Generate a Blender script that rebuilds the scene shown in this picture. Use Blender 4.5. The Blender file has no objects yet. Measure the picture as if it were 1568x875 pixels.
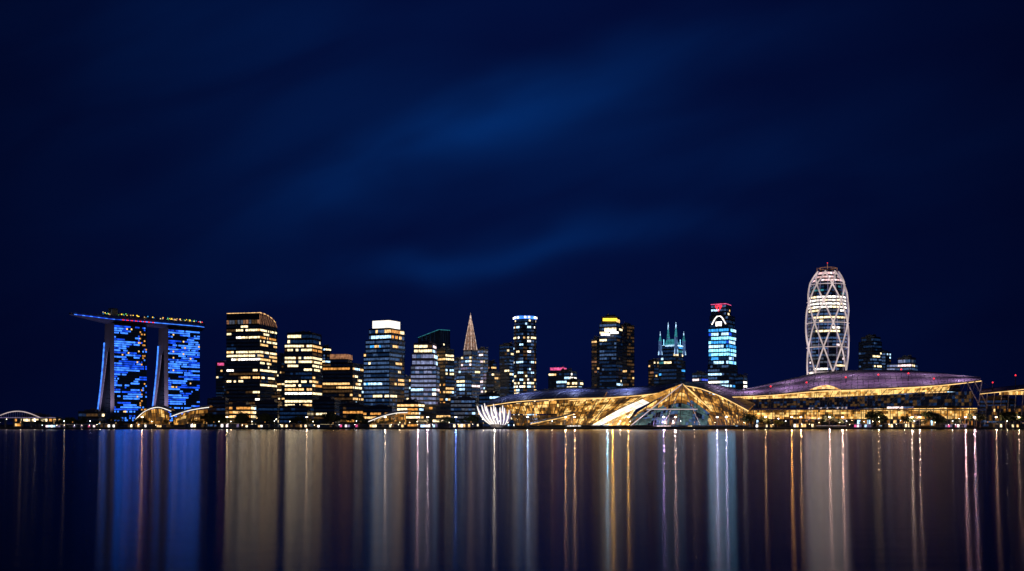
import bpy, math, random
from mathutils import Vector, noise
random.seed(7)
R = random.Random(11)
F = 1524.4
CAMH = 5.0
G = 1.6
def W(px, py, Y):
    return Vector(((px-784)/F*Y, Y, CAMH+(650-py)/F*Y))
def XP(px, Y): return (px-784)/F*Y
def ZP(py, Y): return CAMH+(650-py)/F*Y

# ------------------------------------------------------------ materials
MATS = {}
def nodes_of(m):
    m.use_nodes = True
    nt = m.node_tree
    return nt, nt.nodes['Principled BSDF']
def surf(name, col, rough=0.6, metal=0.0, nscale=0.2, var=0.35, bump=0.0):
    m = bpy.data.materials.new(name); nt, b = nodes_of(m)
    tc = nt.nodes.new('ShaderNodeTexCoord'); n = nt.nodes.new('ShaderNodeTexNoise')
    n.inputs['Scale'].default_value = nscale; n.inputs['Detail'].default_value = 6
    nt.links.new(tc.outputs['Object'], n.inputs['Vector'])
    mx = nt.nodes.new('ShaderNodeMix'); mx.data_type = 'RGBA'
    mx.inputs['A'].default_value = tuple(c*(1-var) for c in col)+(1,)
    mx.inputs['B'].default_value = tuple(min(1, c*(1+var)) for c in col)+(1,)
    nt.links.new(n.outputs['Fac'], mx.inputs['Factor'])
    nt.links.new(mx.outputs['Result'], b.inputs['Base Color'])
    b.inputs['Roughness'].default_value = rough; b.inputs['Metallic'].default_value = metal
    MATS[name] = m; return m
def emit(name, col, st, var=0.7, nscale=0.35, sample=False, base=(0.02,0.025,0.03)):
    m = bpy.data.materials.new(name); nt, b = nodes_of(m)
    b.inputs['Base Color'].default_value = base+(1,); b.inputs['Roughness'].default_value = 0.15
    b.inputs['Emission Color'].default_value = col+(1,)
    tc = nt.nodes.new('ShaderNodeTexCoord'); n = nt.nodes.new('ShaderNodeTexNoise')
    n.inputs['Scale'].default_value = nscale; n.inputs['Detail'].default_value = 3
    nt.links.new(tc.outputs['Object'], n.inputs['Vector'])
    mr = nt.nodes.new('ShaderNodeMapRange')
    mr.inputs['From Min'].default_value = 0.3; mr.inputs['From Max'].default_value = 0.7
    mr.inputs['To Min'].default_value = st*(1-var); mr.inputs['To Max'].default_value = st*(1+var*0.6)
    nt.links.new(n.outputs['Fac'], mr.inputs['Value']); nt.links.new(mr.outputs['Result'], b.inputs['Emission Strength'])
    if not sample:
        m.cycles.emission_sampling = 'NONE'
    MATS[name] = m; return m

surf('dark_cladding', (0.035,0.04,0.055), 0.4, nscale=0.05)
surf('steel_grey', (0.12,0.13,0.15), 0.4, 0.6)
surf('concrete', (0.32,0.30,0.30), 0.8, nscale=0.1, var=0.2)
surf('pale_stone', (0.42,0.38,0.36), 0.75, nscale=0.1, var=0.2)
surf('blue_glass', (0.03,0.05,0.09), 0.08, nscale=0.1)
surf('roof_metal', (0.24,0.19,0.28), 0.55, 0.0, nscale=0.05, var=0.3)
surf('roof_metal_blue', (0.16,0.18,0.32), 0.5, 0.0, nscale=0.05, var=0.25)
surf('white_steel', (0.75,0.75,0.78), 0.5, 0.0, var=0.1)
surf('asphalt', (0.05,0.05,0.05), 0.9)
surf('paving', (0.25,0.23,0.2), 0.85, nscale=0.6)
surf('ground_soil', (0.05,0.055,0.04), 0.95, nscale=0.02)
surf('quay_stone', (0.12,0.11,0.10), 0.9, nscale=0.5)
surf('bark', (0.09,0.065,0.045), 0.9)
surf('leaf_a', (0.045,0.085,0.03), 0.7, nscale=1.0)
surf('leaf_b', (0.075,0.11,0.035), 0.7, nscale=1.0)
surf('leaf_c', (0.03,0.05,0.02), 0.7, nscale=1.0)
emit('cream', (1,0.78,0.44), 2.2)
emit('warm', (1,0.58,0.22), 1.6)
emit('amber', (1,0.42,0.09), 1.0)
emit('white', (1,0.92,0.82), 2.8)
emit('cool', (0.45,0.72,1), 2.2)
emit('pinkwhite', (1,0.76,0.78), 1.9)
emit('blue', (0.010,0.085,0.95), 1.2, 0.7, 0.12)
emit('blue2', (0.045,0.21,1.0), 1.9, 0.6, 0.15)
emit('cyan', (0.05,0.38,0.95), 1.4)
emit('cyan_b', (0.25,0.72,1.0), 2.4)
emit('teal', (0.06,0.42,0.50), 0.5)
emit('mauve', (0.50,0.40,0.75), 0.40)
emit('dimwarm', (1,0.50,0.18), 0.08)
emit('dimblue', (0.06,0.22,0.70), 0.10)
emit('dimgrey', (0.40,0.48,0.70), 0.16)
emit('dimslate', (0.18,0.36,0.80), 0.30)  # dim bluish panes: city light on facades put in as glow
emit('lavender', (0.48,0.55,0.95), 0.50)
emit('glass_dark', (0.06,0.15,0.45), 0.018)
emit('red', (1,0.03,0.05), 2.0, 0.1)
emit('pink', (1,0.12,0.35), 1.1)
emit('yellow', (1,0.62,0.05), 2.2, 0.2)
emit('green', (0.2,1,0.25), 1.0)
emit('gold', (1,0.46,0.09), 0.85, 0.75, 0.18, True)
emit('gold_b', (1,0.60,0.19), 1.5, 0.65, 0.18, True)
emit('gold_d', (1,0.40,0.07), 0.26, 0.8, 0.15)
emit('greenglass', (0.22,0.42,0.42), 0.34, 0.8, 0.15)
emit('glow_white', (1,0.92,0.82), 1.5, 0.3, 0.1, True)  # floodlight on white surfaces, put into the material as glow
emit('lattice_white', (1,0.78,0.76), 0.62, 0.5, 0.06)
emit('crown_pink', (1,0.60,0.58), 1.3, 0.5, 0.1)
emit('lamp_globe', (1,0.80,0.50), 18, 0.0)
emit('lamp_cool', (0.9,0.95,1.0), 18, 0.0)
emit('brown_lit', (0.95,0.42,0.20), 0.38)
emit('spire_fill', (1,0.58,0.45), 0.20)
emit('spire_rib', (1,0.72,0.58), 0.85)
emit('eave_gold', (1,0.60,0.22), 1.6, 0.4, 0.1)

# ------------------------------------------------------------ mesh helper
class MB:
    def __init__(s): s.v=[]; s.f=[]; s.m=[]; s.names=[]
    def mi(s, n):
        if n not in s.names: s.names.append(n)
        return s.names.index(n)
    def poly(s, pts, mat):
        i=len(s.v); s.v.extend([tuple(p) for p in pts]); s.f.append(tuple(range(i,i+len(pts)))); s.m.append(s.mi(mat))
    def prism(s, p0, z0, p1, z1, mat, cap=True, capmat=None):
        n=len(p0)
        for i in range(n):
            j=(i+1)%n
            s.poly([(p0[i][0],p0[i][1],z0),(p0[j][0],p0[j][1],z0),(p1[j][0],p1[j][1],z1),(p1[i][0],p1[i][1],z1)],mat)
        if cap:
            s.poly([(p[0],p[1],z1) for p in p1], capmat or mat)
            s.poly([(p[0],p[1],z0) for p in reversed(p0)], mat)
    def box(s, x0,x1,y0,y1,z0,z1,mat):
        s.prism([(x0,y0),(x1,y0),(x1,y1),(x0,y1)],z0,[(x0,y0),(x1,y0),(x1,y1),(x0,y1)],z1,mat)
    def tube(s, a, b, r0, mat, r1=None, n=6):
        a=Vector(a); b=Vector(b); r1=r0 if r1 is None else r1
        d=(b-a)
        if d.length<1e-6: return
        d.normalize()
        up=Vector((0,0,1)) if abs(d.z)<0.9 else Vector((1,0,0))
        u=d.cross(up).normalized(); w=d.cross(u)
        ra=[a+(u*math.cos(2*math.pi*k/n)+w*math.sin(2*math.pi*k/n))*r0 for k in range(n)]
        rb=[b+(u*math.cos(2*math.pi*k/n)+w*math.sin(2*math.pi*k/n))*r1 for k in range(n)]
        for k in range(n):
            l=(k+1)%n; s.poly([ra[k],ra[l],rb[l],rb[k]],mat)
        s.poly(rb,mat); s.poly(list(reversed(ra)),mat)
    def path(s, pts, r, mat, n=5):
        for a,b in zip(pts[:-1],pts[1:]): s.tube(a,b,r,mat,n=n)
    def ball(s, c, r, mat, n=8, m=5):
        c=Vector(c)
        def P(i,j):
            th=math.pi*i/m; ph=2*math.pi*j/n
            return c+Vector((math.sin(th)*math.cos(ph),math.sin(th)*math.sin(ph),math.cos(th)))*r
        for i in range(m):
            for j in range(n): s.poly([P(i,j),P(i+1,j),P(i+1,j+1),P(i,j+1)],mat)
    def build(s, name, parent, smooth=False):
        o=Vector(parent.location) if parent else Vector((0,0,0))
        me=bpy.data.meshes.new(name)
        me.from_pydata([(x-o.x,y-o.y,z-o.z) for x,y,z in s.v],[],s.f)
        for n in s.names: me.materials.append(MATS[n])
        me.polygons.foreach_set('material_index', s.m)
        me.update()
        ob=bpy.data.objects.new(name, me); bpy.context.scene.collection.objects.link(ob)
        if parent: ob.parent=parent
        return ob
def group(name, loc):
    e=bpy.data.objects.new(name,None); e.location=loc; e.empty_display_size=5
    bpy.context.scene.collection.objects.link(e); return e
def inset(poly,k):
    cx=sum(p[0] for p in poly)/len(poly); cy=sum(p[1] for p in poly)/len(poly)
    return [(cx+(p[0]-cx)*k, cy+(p[1]-cy)*k) for p in poly]
def grow(poly,d):
    cx=sum(p[0] for p in poly)/len(poly); cy=sum(p[1] for p in poly)/len(poly)
    out=[]
    for p in poly:
        l=math.hypot(p[0]-cx,p[1]-cy); out.append((cx+(p[0]-cx)*(l+d*1.3)/l, cy+(p[1]-cy)*(l+d*1.3)/l))
    return out
def foot(xl,xc,xr,Y):
    """footprint of a rectangular tower whose nearest corner stands at depth Y"""
    r=(xr-xc)/max(1,(xc-xl)); beta=min(math.radians(62),max(math.radians(10),math.atan(r)))
    uc=(xc-784)/F; a=beta+math.atan(uc)
    C=Vector((uc*Y,Y)); d1=Vector((-math.cos(a),math.sin(a))); d2=Vector((math.sin(a),math.cos(a)))
    def L(u,d): return (u*C.y-C.x)/(d.x-u*d.y)
    l1=abs(L((xl-784)/F,d1)); l2=abs(L((xr-784)/F,d2))
    l2=min(l2,90)
    A=C+d1*l1; B=C+d2*l2; D=A+d2*l2
    return [tuple(A),tuple(C),tuple(B),tuple(D)]
def ngon(px,Y,rpx,n=20):
    cx=XP(px,Y); r=rpx/F*Y
    return [(cx+r*math.cos(2*math.pi*k/n), Y+r*math.sin(2*math.pi*k/n)) for k in range(n)]

PAL = {
 'warm': dict(lit=[('cream',5),('warm',5),('amber',2)], off=[('glass_dark',6),('dimblue',2),('dimwarm',2)], fl=[0.03,0.12,0.25,0.75,0.95], run=6),
 'cream': dict(lit=[('cream',7),('warm',2),('white',2)], off=[('glass_dark',7),('dimwarm',2),('dimblue',1)], fl=[0.02,0.08,0.5,0.8,0.92], run=6),
 'amber': dict(lit=[('warm',5),('amber',4),('cream',3)], off=[('glass_dark',7),('dimwarm',3)], fl=[0.03,0.1,0.25,0.6,0.85], run=5),
 'mix': dict(lit=[('cream',4),('cool',4),('warm',3),('cyan',3),('amber',1)], off=[('dimslate',7),('dimblue',3),('glass_dark',1)], fl=[0.05,0.12,0.3,0.75], run=5),
 'mixw': dict(lit=[('cream',4),('warm',4),('amber',3)], off=[('dimslate',3),('dimblue',3),('glass_dark',2),('dimwarm',2)], fl=[0.1,0.3,0.5,0.85], run=4),
 'cool': dict(lit=[('cool',4),('white',3),('cream',2)], off=[('glass_dark',5),('dimslate',3),('dimblue',4)], fl=[0.02,0.1,0.35,0.8], run=5),
 'pink': dict(lit=[('pinkwhite',4),('cool',3),('white',2)], off=[('lavender',5),('dimslate',5),('dimgrey',1)], fl=[0.06,0.15,0.45], run=6),
 'dark': dict(lit=[('warm',3),('cream',3),('cool',1)], off=[('glass_dark',8),('dimblue',2),('dimwarm',1)], fl=[0.01,0.05,0.15,0.4], run=3),
 'slate': dict(lit=[('cream',3),('cool',2)], off=[('dimblue',6),('dimslate',2),('glass_dark',4)], fl=[0.02,0.06,0.15], run=3),
 'brown': dict(lit=[('warm',2),('brown_lit',5)], off=[('glass_dark',6),('dimwarm',5)], fl=[0.03,0.15,0.4], run=3),
 'mauve': dict(lit=[('pinkwhite',2),('cream',2),('mauve',3),('cool',2)], off=[('dimgrey',4),('dimslate',5),('dimblue',3)], fl=[0.06,0.2,0.4], run=4),
 'teal': dict(lit=[('teal',4),('cool',2),('cyan',3),('cream',1)], off=[('dimblue',5),('glass_dark',5)], fl=[0.05,0.2,0.4], run=5),
 'cyan': dict(lit=[('cyan_b',4),('cyan',3),('cool',2)], off=[('dimblue',4),('blue',1)], fl=[0.6,0.9,1.0], run=12),
 'full': dict(lit=[('white',5),('cream',4)], off=[('dimwarm',2)], fl=[0.85,1.0], run=9),
}
def wpick(l):
    t=sum(w for _,w in l); r=R.random()*t
    for n,w in l:
        r-=w
        if r<=0: return n
    return l[-1][0]
def windows(mb, P0,Q0,P1,Q1,z0,z1,bay,pal,fl,wh=0.54,ww=0.90):
    L=math.hypot(Q0[0]-P0[0],Q0[1]-P0[1])
    nx,ny=(Q0[1]-P0[1])/L,-(Q0[0]-P0[0])/L
    nb=max(2,int(L/bay)); nf=len(fl); p=PAL[pal]
    def P(s,t):
        a=(P0[0]+(P1[0]-P0[0])*t,P0[1]+(P1[1]-P0[1])*t); b=(Q0[0]+(Q1[0]-Q0[0])*t,Q0[1]+(Q1[1]-Q0[1])*t)
        return (a[0]+(b[0]-a[0])*s+nx*0.08, a[1]+(b[1]-a[1])*s+ny*0.08, z0+(z1-z0)*t)
    blocks=[R.uniform(0.55,1.35) for _ in range(nb//4+2)]
    offc=wpick(p['off'])
    for f in range(nf):
        cur=None; on=False
        if R.random()<.35: offc=wpick(p['off'])
        main=wpick(p['lit'])
        for b in range(nb):
            if cur is None or R.random()<1.0/p['run']:
                on=R.random()<fl[f]*blocks[b//4]
                cur=(main if R.random()<.6 else wpick(p['lit'])) if on else None
                if not on: cur=offc if R.random()<.6 else wpick(p['off'])
            m=cur
            if R.random()<0.09: m=wpick(p['off'])
            s0=(b+(1-ww)/2)/nb; s1=(b+1-(1-ww)/2)/nb
            t0=(f+(1-wh)/2)/nf; t1=(f+1-(1-wh)/2)/nf
            mb.poly([P(s0,t0),P(s1,t0),P(s1,t1),P(s0,t1)],m)
def section(g, fp, z0, z1, pals, fh=4.2, bay=3.4, wall='dark_cladding', top=None, slab=True, fins=True, boost=None, wh=.54):
    top=top or fp
    w=MB(); w.prism(fp,z0,top,z1,wall); w.build('walls',g)
    nf=max(1,int((z1-z0)/fh))
    fl=[]
    for f in range(nf):
        v=R.choice(PAL[pals[0]]['fl'])
        if boost:
            bv=boost(f/nf)
            if bv is not None: v=bv
        fl.append(v)
    m=MB(); n=len(fp)
    for i in range(n):
        j=(i+1)%n
        windows(m,fp[i],fp[j],top[i],top[j],z0,z1,bay,pals[i%len(pals)],fl,wh)
    m.build('windows',g)
    s=MB()
    if slab:
        for f in range(nf+1):
            t=f/nf; pp=[(a[0]+(b[0]-a[0])*t,a[1]+(b[1]-a[1])*t) for a,b in zip(fp,top)]
            z=z0+(z1-z0)*t; q=grow(pp,0.30)
            s.prism(q,z-0.25,q,z+0.25,wall)
    if fins:
        for i in range(n):
            j=(i+1)%n; L=math.hypot(fp[j][0]-fp[i][0],fp[j][1]-fp[i][1])
            k=max(1,int(L/(bay*4))) if n<8 else 1
            for q in range(k+1 if n<8 else 1):
                u=q/k
                a=(fp[i][0]+(fp[j][0]-fp[i][0])*u,fp[i][1]+(fp[j][1]-fp[i][1])*u)
                b=(top[i][0]+(top[j][0]-top[i][0])*u,top[i][1]+(top[j][1]-top[i][1])*u)
                s.tube((a[0],a[1],z0),(b[0],b[1],z1),0.38,wall,n=4)
    s.build('floor_slabs_and_fins',g)
def rooftop(g, fp, z, mast=False, plant=True, red=True):
    m=MB()
    q=grow(fp,0.2)
    for i in range(len(fp)):
        j=(i+1)%len(fp)
        m.poly([(q[i][0],q[i][1],z),(q[j][0],q[j][1],z),(q[j][0],q[j][1],z+1.6),(q[i][0],q[i][1],z+1.6)],'steel_grey')
    if plant:
        a=inset(fp,0.55); h=R.uniform(2.5,5)
        m.prism(a,z+0.01,a,z+h,'steel_grey')
        cx=sum(p[0] for p in fp)/len(fp); cy=sum(p[1] for p in fp)/len(fp)
        for _ in range(4):
            x=cx+R.uniform(-6,6); y=cy+R.uniform(-6,6); m.box(x,x+R.uniform(1,3),y,y+R.uniform(1,3),z+h,z+h+R.uniform(0.8,2),'concrete')
        if mast:
            m.tube((cx,cy,z+h),(cx,cy,z+h+12),0.35,'steel_grey',0.12)
            if red: m.ball((cx,cy,z+h+12),0.5,'red')
    m.build('roof_plant',g)
def tower(name, secs, Y, pals, fh=4.6, bay=3.4, wall='dark_cladding', mast=False, roof=True, **k):
    f0=foot(*secs[0][:3],Y); g=group(name,(f0[1][0],f0[1][1],G))
    z=G
    for i,sc in enumerate(secs):
        fp=foot(*sc[:3],Y); z1=ZP(sc[3],Y)
        pp=sc[4] if len(sc)>4 else pals
        section(g,fp,z,z1,pp,fh,bay,wall,**k); z=z1
    if roof: rooftop(g,fp,z,mast)
    return g,fp,z
def addlight(parent, kind, pos, energy, col, size, name, tgt=None, ang=120):
    ld=bpy.data.lights.new(name,kind); ld.energy=energy; ld.color=col; ld.shadow_soft_size=size
    if kind=='SPOT': ld.spot_size=math.radians(ang); ld.spot_blend=.6
    lo=bpy.data.objects.new(name,ld); bpy.context.scene.collection.objects.link(lo); lo.parent=parent
    lo.location=Vector(pos)-Vector(parent.location)
    if tgt is not None: lo.rotation_euler=(Vector(tgt)-Vector(pos)).to_track_quat('-Z','Y').to_euler()
    return lo

# ------------------------------------------------------------ water & ground
def make_water():
    m=MB(); m.poly([(-9000,-3000,0),(9000,-3000,0),(9000,1003,0),(-9000,1003,0)],'steel_grey')
    mat=bpy.data.materials.new('water'); mat.use_nodes=True; nt=mat.node_tree
    nt.nodes.remove(nt.nodes['Principled BSDF']); out=nt.nodes['Material Output']
    # long-exposure water: short-tailed (Beckmann) slope distribution, swell running towards the shore
    gl=nt.nodes.new('ShaderNodeBsdfAnisotropic'); gl.distribution='BECKMANN'
    gl.inputs['Color'].default_value=(0.80,0.80,0.86,1); gl.inputs['Roughness'].default_value=0.165; gl.inputs['Anisotropy'].default_value=0.5
    cx=nt.nodes.new('ShaderNodeCombineXYZ'); cx.inputs[0].default_value=1.0
    nt.links.new(cx.outputs[0],gl.inputs['Tangent'])
    df=nt.nodes.new('ShaderNodeBsdfDiffuse'); df.inputs['Color'].default_value=(0.0005,0.002,0.006,1)
    fr=nt.nodes.new('ShaderNodeFresnel'); fr.inputs['IOR'].default_value=1.34
    mx=nt.nodes.new('ShaderNodeMixShader')
    nt.links.new(fr.outputs[0],mx.inputs[0]); nt.links.new(df.outputs[0],mx.inputs[1]); nt.links.new(gl.outputs[0],mx.inputs[2]); nt.links.new(mx.outputs[0],out.inputs['Surface'])
    tc=nt.nodes.new('ShaderNodeTexCoord'); mp=nt.nodes.new('ShaderNodeMapping')
    mp.inputs['Scale'].default_value=(0.12,0.7,1)
    n=nt.nodes.new('ShaderNodeTexNoise'); n.inputs['Scale'].default_value=1.0; n.inputs['Detail'].default_value=2
    bp=nt.nodes.new('ShaderNodeBump'); bp.inputs['Strength'].default_value=0.3; bp.inputs['Distance'].default_value=0.03
    nt.links.new(tc.outputs['Object'],mp.inputs[0]); nt.links.new(mp.outputs[0],n.inputs['Vector'])
    nt.links.new(n.outputs['Fac'],bp.inputs['Height']); nt.links.new(bp.outputs['Normal'],gl.inputs['Normal'])
    MATS['water']=mat
    m.names=['water']; m.build('water',None)
make_water()
g=MB(); g.poly([(-12000,1018,G),(12000,1018,G),(12000,16000,G),(-12000,16000,G)],'ground_soil'); g.build('ground',None)
p=MB(); p.poly([(-3000,1001,G+0.004),(3000,1001,G+0.004),(3000,1018,G+0.004),(-3000,1018,G+0.004)],'paving'); p.build('promenade_pavement',None)
q=MB()
q.box(-3000,3000,1000,1001.2,-3,G+0.15,'quay_stone')
q.box(-3000,3000,999.4,1000,0.2,0.5,'quay_stone')
for i in range(-200,200):
    q.box(i*6-0.25,i*6+0.25,999.6,999.99,-1,G,'quay_stone')
q.build('quay_wall',None)
rd=MB(); rd.poly([(-3000,1060,G+0.006),(3000,1060,G+0.006),(3000,1074,G+0.006),(-3000,1074,G+0.006)],'asphalt')
for i in range(-150,150): rd.poly([(i*12,1066.9,G+0.012),(i*12+4,1066.9,G+0.012),(i*12+4,1067.1,G+0.012),(i*12,1067.1,G+0.012)],'white_steel')
rd.build('waterfront_road',None)

# ------------------------------------------------------------ resort hotel with sky park
def hotel():
    t=Vector((.643,.766)); n=Vector((.766,-.643)); CA=Vector((XP(175,1700),1700.0))
    H=178.0
    g=group('hotel_with_rooftop_sky_park',(CA.x,CA.y,G))
    def P(s,w,z): q=CA+t*s-n*w; return Vector((q.x,q.y,z))
    for ti,(s0,s1,spl) in enumerate([(0,60,33),(101.7,165,30)]):
        m=MB(); NZ=22
        def wo(k): return 32+spl*(1-k)**1.6
        def wi(k): return max(15.0, wo(k)-8-8*k) if k<0.74 else 15.0
        def wf(k): return 14.9-2.5*(1-k)
        for i in range(NZ):
            k0=i/NZ; k1=(i+1)/NZ; z0=G+(H-G)*k0; z1=G+(H-G)*k1
            for wa,wb in ((lambda k:0.0,wf),(wi,wo)):
                for s,flip in ((s0,0),(s1,1)):
                    q=[P(s,wa(k0),z0),P(s,wb(k0),z0),P(s,wb(k1),z1),P(s,wa(k1),z1)]
                    m.poly(q[::-1] if flip else q,'pale_stone')
                for w_ in (wa,wb):
                    m.poly([P(s0,w_(k0),z0),P(s1,w_(k0),z0),P(s1,w_(k1),z1),P(s0,w_(k1),z1)],'dark_cladding')
            if k0<.8: m.tube(P(s0-0.6,wo(k0)-1.2,z0),P(s0-0.6,wo(k1)-1.2,z1),1.3,'blue2',n=5)
            if k0<0.7:
                m.tube(P(s0-0.3,wi(k0)+0.6,z0),P(s0-0.3,wi(k1)+0.6,z1),0.35,'mauve',n=4)
                m.poly([P(s0+6,wf(k0),z0+0.3),P(s0+6,wi(k0),z0+0.3),P(s0+6,wi(k1),z1-0.4),P(s0+6,wf(k1),z1-0.4)],'glass_dark')
        m.build('tower_legs',g)
        m=MB(); nf=44; nb=22
        cells=[]
        for f in range(nf):
            row=[]; cur='blue'
            for b in range(nb):
                if b==0 or R.random()<.14: cur=wpick([('blue',5),('blue2',6),('glass_dark',2)])
                row.append(cur)
            cells.append(row)
        for _ in range(20):
            f=R.randrange(nf); b=R.randrange(-3,nb); w=R.randrange(4,10); h=R.randrange(1,5)
            for a in range(f,min(nf,f+h)):
                for c in range(b+R.randrange(-2,2),min(nb,b+w+R.randrange(-2,3))):
                    if 0<=c<nb: cells[a][c]='glass_dark'
        for f in range(nf):
            for b in range(nb):
                if ti==0 and b>nb-6 and R.random()<0.75 and not (18<f<26): cells[f][b]='glass_dark' if R.random()<0.8 else 'amber'
                if f<5 and R.random()<0.4: cells[f][b]='glass_dark'
                if R.random()<0.015: cells[f][b]='warm'
                if R.random()<0.04: cells[f][b]='glass_dark'
        z0=10
        for f in range(nf):
            za=z0+(H-3-z0)*(f+0.16)/nf; zb=z0+(H-3-z0)*(f+0.86)/nf
            for b in range(nb):
                a=s0+(s1-s0)*(b+0.02)/nb; c=s0+(s1-s0)*(b+0.98)/nb
                m.poly([P(a,-0.1,za),P(c,-0.1,za),P(c,-0.1,zb),P(a,-0.1,zb)],cells[f][b])
            zc=z0+(H-3-z0)*f/nf
            q=[P(s0,-0.6,zc-.2),P(s1,-0.6,zc-.2),P(s1,-0.6,zc+.2),P(s0,-0.6,zc+.2)]
            m.poly(q,'dark_cladding'); m.poly([P(s0,-0.6,zc+.2),P(s1,-0.6,zc+.2),P(s1,-.11,zc+.2),P(s0,-.11,zc+.2)],'dark_cladding')
        m.build('room_balconies',g)
    m=MB(); NS=50; sa,sb=-69,179; prev=None
    def ring(s):
        k=(s-sa)/(sb-sa); e=min(1,((s-sa)/80)) ; b=21*max(0.02,e)**0.62; d=2.5+10.0*min(1,max(0,(s-sa)/65))**0.9
        if k>0.93: b*=1-0.35*((k-0.93)/0.07)
        wc=18; zt=191
        pts=[]
        for j in range(9):
            a=math.pi*j/8
            pts.append(P(s, wc-b*math.cos(a), zt-1.0-d*math.sin(a)**0.8))
        pts.append(P(s,wc+b,zt)); pts.append(P(s,wc-b,zt))
        return pts
    for i in range(NS+1):
        r=ring(sa+(sb-sa)*i/NS)
        if prev:
            for j in range(len(r)):
                l=(j+1)%len(r); m.poly([prev[j],prev[l],r[l],r[j]],'roof_metal_blue')
        else: m.poly(r,'concrete')
        prev=r
    m.poly(prev[::-1],'concrete')
    m.build('sky_park_hull',g)
    m=MB()
    for i in range(60):
        s=sa+6+(sb-sa-8)*i/60; s2=sa+6+(sb-sa-8)*(i+1)/60
        r=ring(s); r2=ring(s2)
        m.tube(r[10]+Vector((0,0,.6)),r2[10]+Vector((0,0,.6)),0.35,'steel_grey',n=4)
        mt='red' if 5<s<75 and i%2 else ('blue2' if s>45 or (i%3==0 and s<0) else 'blue')
        m.tube(r[1]+Vector((0.5,-.6,0)),r2[1]+Vector((0.5,-.6,0)),0.55,mt,n=4)
    m.build('edge_lights',g)
    m=MB()
    for s_,w_,h_,l_ in ((2,18,13,11),(16,20,6,20),(112,18,6,26),(146,18,5,16)):
        q=[P(s_,w_-6,0),P(s_+l_,w_-6,0),P(s_+l_,w_+6,0),P(s_,w_+6,0)]
        q=[(a.x,a.y) for a in q]; m.prism(q,191,q,191+h_,'concrete'); q2=grow(q,0.6); m.prism(q2,191+h_,q2,191+h_+.6,'steel_grey')
        m.tube((q[0][0],q[0][1],192),(q[1][0],q[1][1],192),.4,'mauve',n=4)
        if h_>10: m.poly([(q[0][0]-.3,q[0][1]-.3,193),(q[1][0]-.3,q[1][1]-.3,193),(q[1][0]-.3,q[1][1]-.3,203),(q[0][0]-.3,q[0][1]-.3,203)],'dimgrey')
    for i in range(120):
        s=R.uniform(-20,174); c=P(s,R.uniform(0,10),191+R.uniform(1.2,4.5))
        if s<90 and R.random()<0.7: continue
        m.ball(c,R.uniform(.6,1.1),R.choice(['yellow','yellow','yellow','warm','green','cyan','red','cream']),n=6,m=4)
    for i in range(60):
        s=R.uniform(20,172); c=P(s,R.uniform(3,30),191); hh=R.uniform(3,6)
        m.tube(c,c+Vector((0,0,hh)),.25,'bark',n=4)
        for k in range(14):
            a=R.uniform(0,6.28); d=Vector((math.cos(a),math.sin(a),R.uniform(-.3,.5)))*R.uniform(1,2.4)
            o=c+Vector((0,0,hh)); w=Vector((-math.sin(a),math.cos(a),0))*.4
            m.poly([o-w*.3,o+w*.3,o+d+w,o+d-w],'leaf_a')
    m.build('deck_pavilions_and_garden',g)
    for s in (-22,80):  # mauve spots added to brighten the tower end walls
        addlight(g,'SPOT',P(s-22,26,12),120000,(0.66,0.54,1.0),2,'added_end_wall_light',P(s+22,20,125),110)
hotel()

# ------------------------------------------------------------ skyline
gg,fp,z=tower('office_block',[(331,341,347,556)],1500,('dark','dark'))
m=MB(); m.poly([W(333,560,1497),W(343,560,1497),W(343,556,1497),W(333,556,1497)],'pink'); m.build('red_sign',gg)
def low(thr, vals=(.04,.12,.3)):
    return lambda t: (R.choice(vals) if t<thr else None)
def crown_tower():
    Y=1300
    g,fp,z=tower('office_tower_with_curved_lattice_crown',[(347,398,424,497)],Y,('cream','warm','dark','dark'),fh=4.7,bay=3.2,roof=False,boost=low(.42))
    zt=ZP(479,Y); m=MB()
    A,C,B,D=[Vector(p) for p in fp]
    def top(s): return z+(zt-z)*math.sqrt(max(0,1-s**2.2))
    N=10
    for i in range(N):
        s0,s1=i/N,(i+1)/N; p0=C.lerp(B,s0); p1=C.lerp(B,s1); r0=A.lerp(D,s0); r1=A.lerp(D,s1)
        m.poly([(p0.x,p0.y,top(s0)),(p1.x,p1.y,top(s1)),(r1.x,r1.y,top(s1)),(r0.x,r0.y,top(s0))],'blue_glass')
        m.tube((p0.x,p0.y,top(s0)),(p1.x,p1.y,top(s1)),.6,'brown_lit' if i%2 else 'warm',n=4)
        m.tube((p0.x,p0.y,z),(p0.x,p0.y,top(s0)),.22,'brown_lit',n=4)
        m.tube((p0.x,p0.y,z),(p1.x,p1.y,top(s1)),.2,'brown_lit',n=4)
        m.poly([(p0.x,p0.y,z),(p1.x,p1.y,z),(p1.x,p1.y,top(s1)),(p0.x,p0.y,top(s0))],'glass_dark')
    m.poly([(A.x,A.y,z),(C.x,C.y,z),(C.x,C.y,zt),(A.x,A.y,zt)],'dark_cladding')
    m.tube((A.x,A.y,zt),(C.x,C.y,zt),.35,'warm',n=4); m.tube((C.x,C.y,z),(C.x,C.y,zt),.4,'brown_lit',n=4)
    for i in range(12):
        q=A.lerp(C,(i+.5)/12); m.poly([(q.x-1.6,q.y-.3,z+1.2),(q.x+1.6,q.y-.3,z+1.2),(q.x+1.6,q.y-.3,z+6.2),(q.x-1.6,q.y-.3,z+6.2)],R.choice(['dimwarm','dimgrey','dimgrey','brown_lit']))
    m.build('lattice_crown',g)
crown_tower()
tower('office_block',[(424,431,440,546)],1600,('dark','dark'))
tower('stepped_office_tower',[(436,478,493,527),(440,478,492,511,('slate','slate'))],1250,('cream','warm'),fh=4.8)
tower('office_block',[(490,498,507,533)],1550,('cool','dark'))
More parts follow.
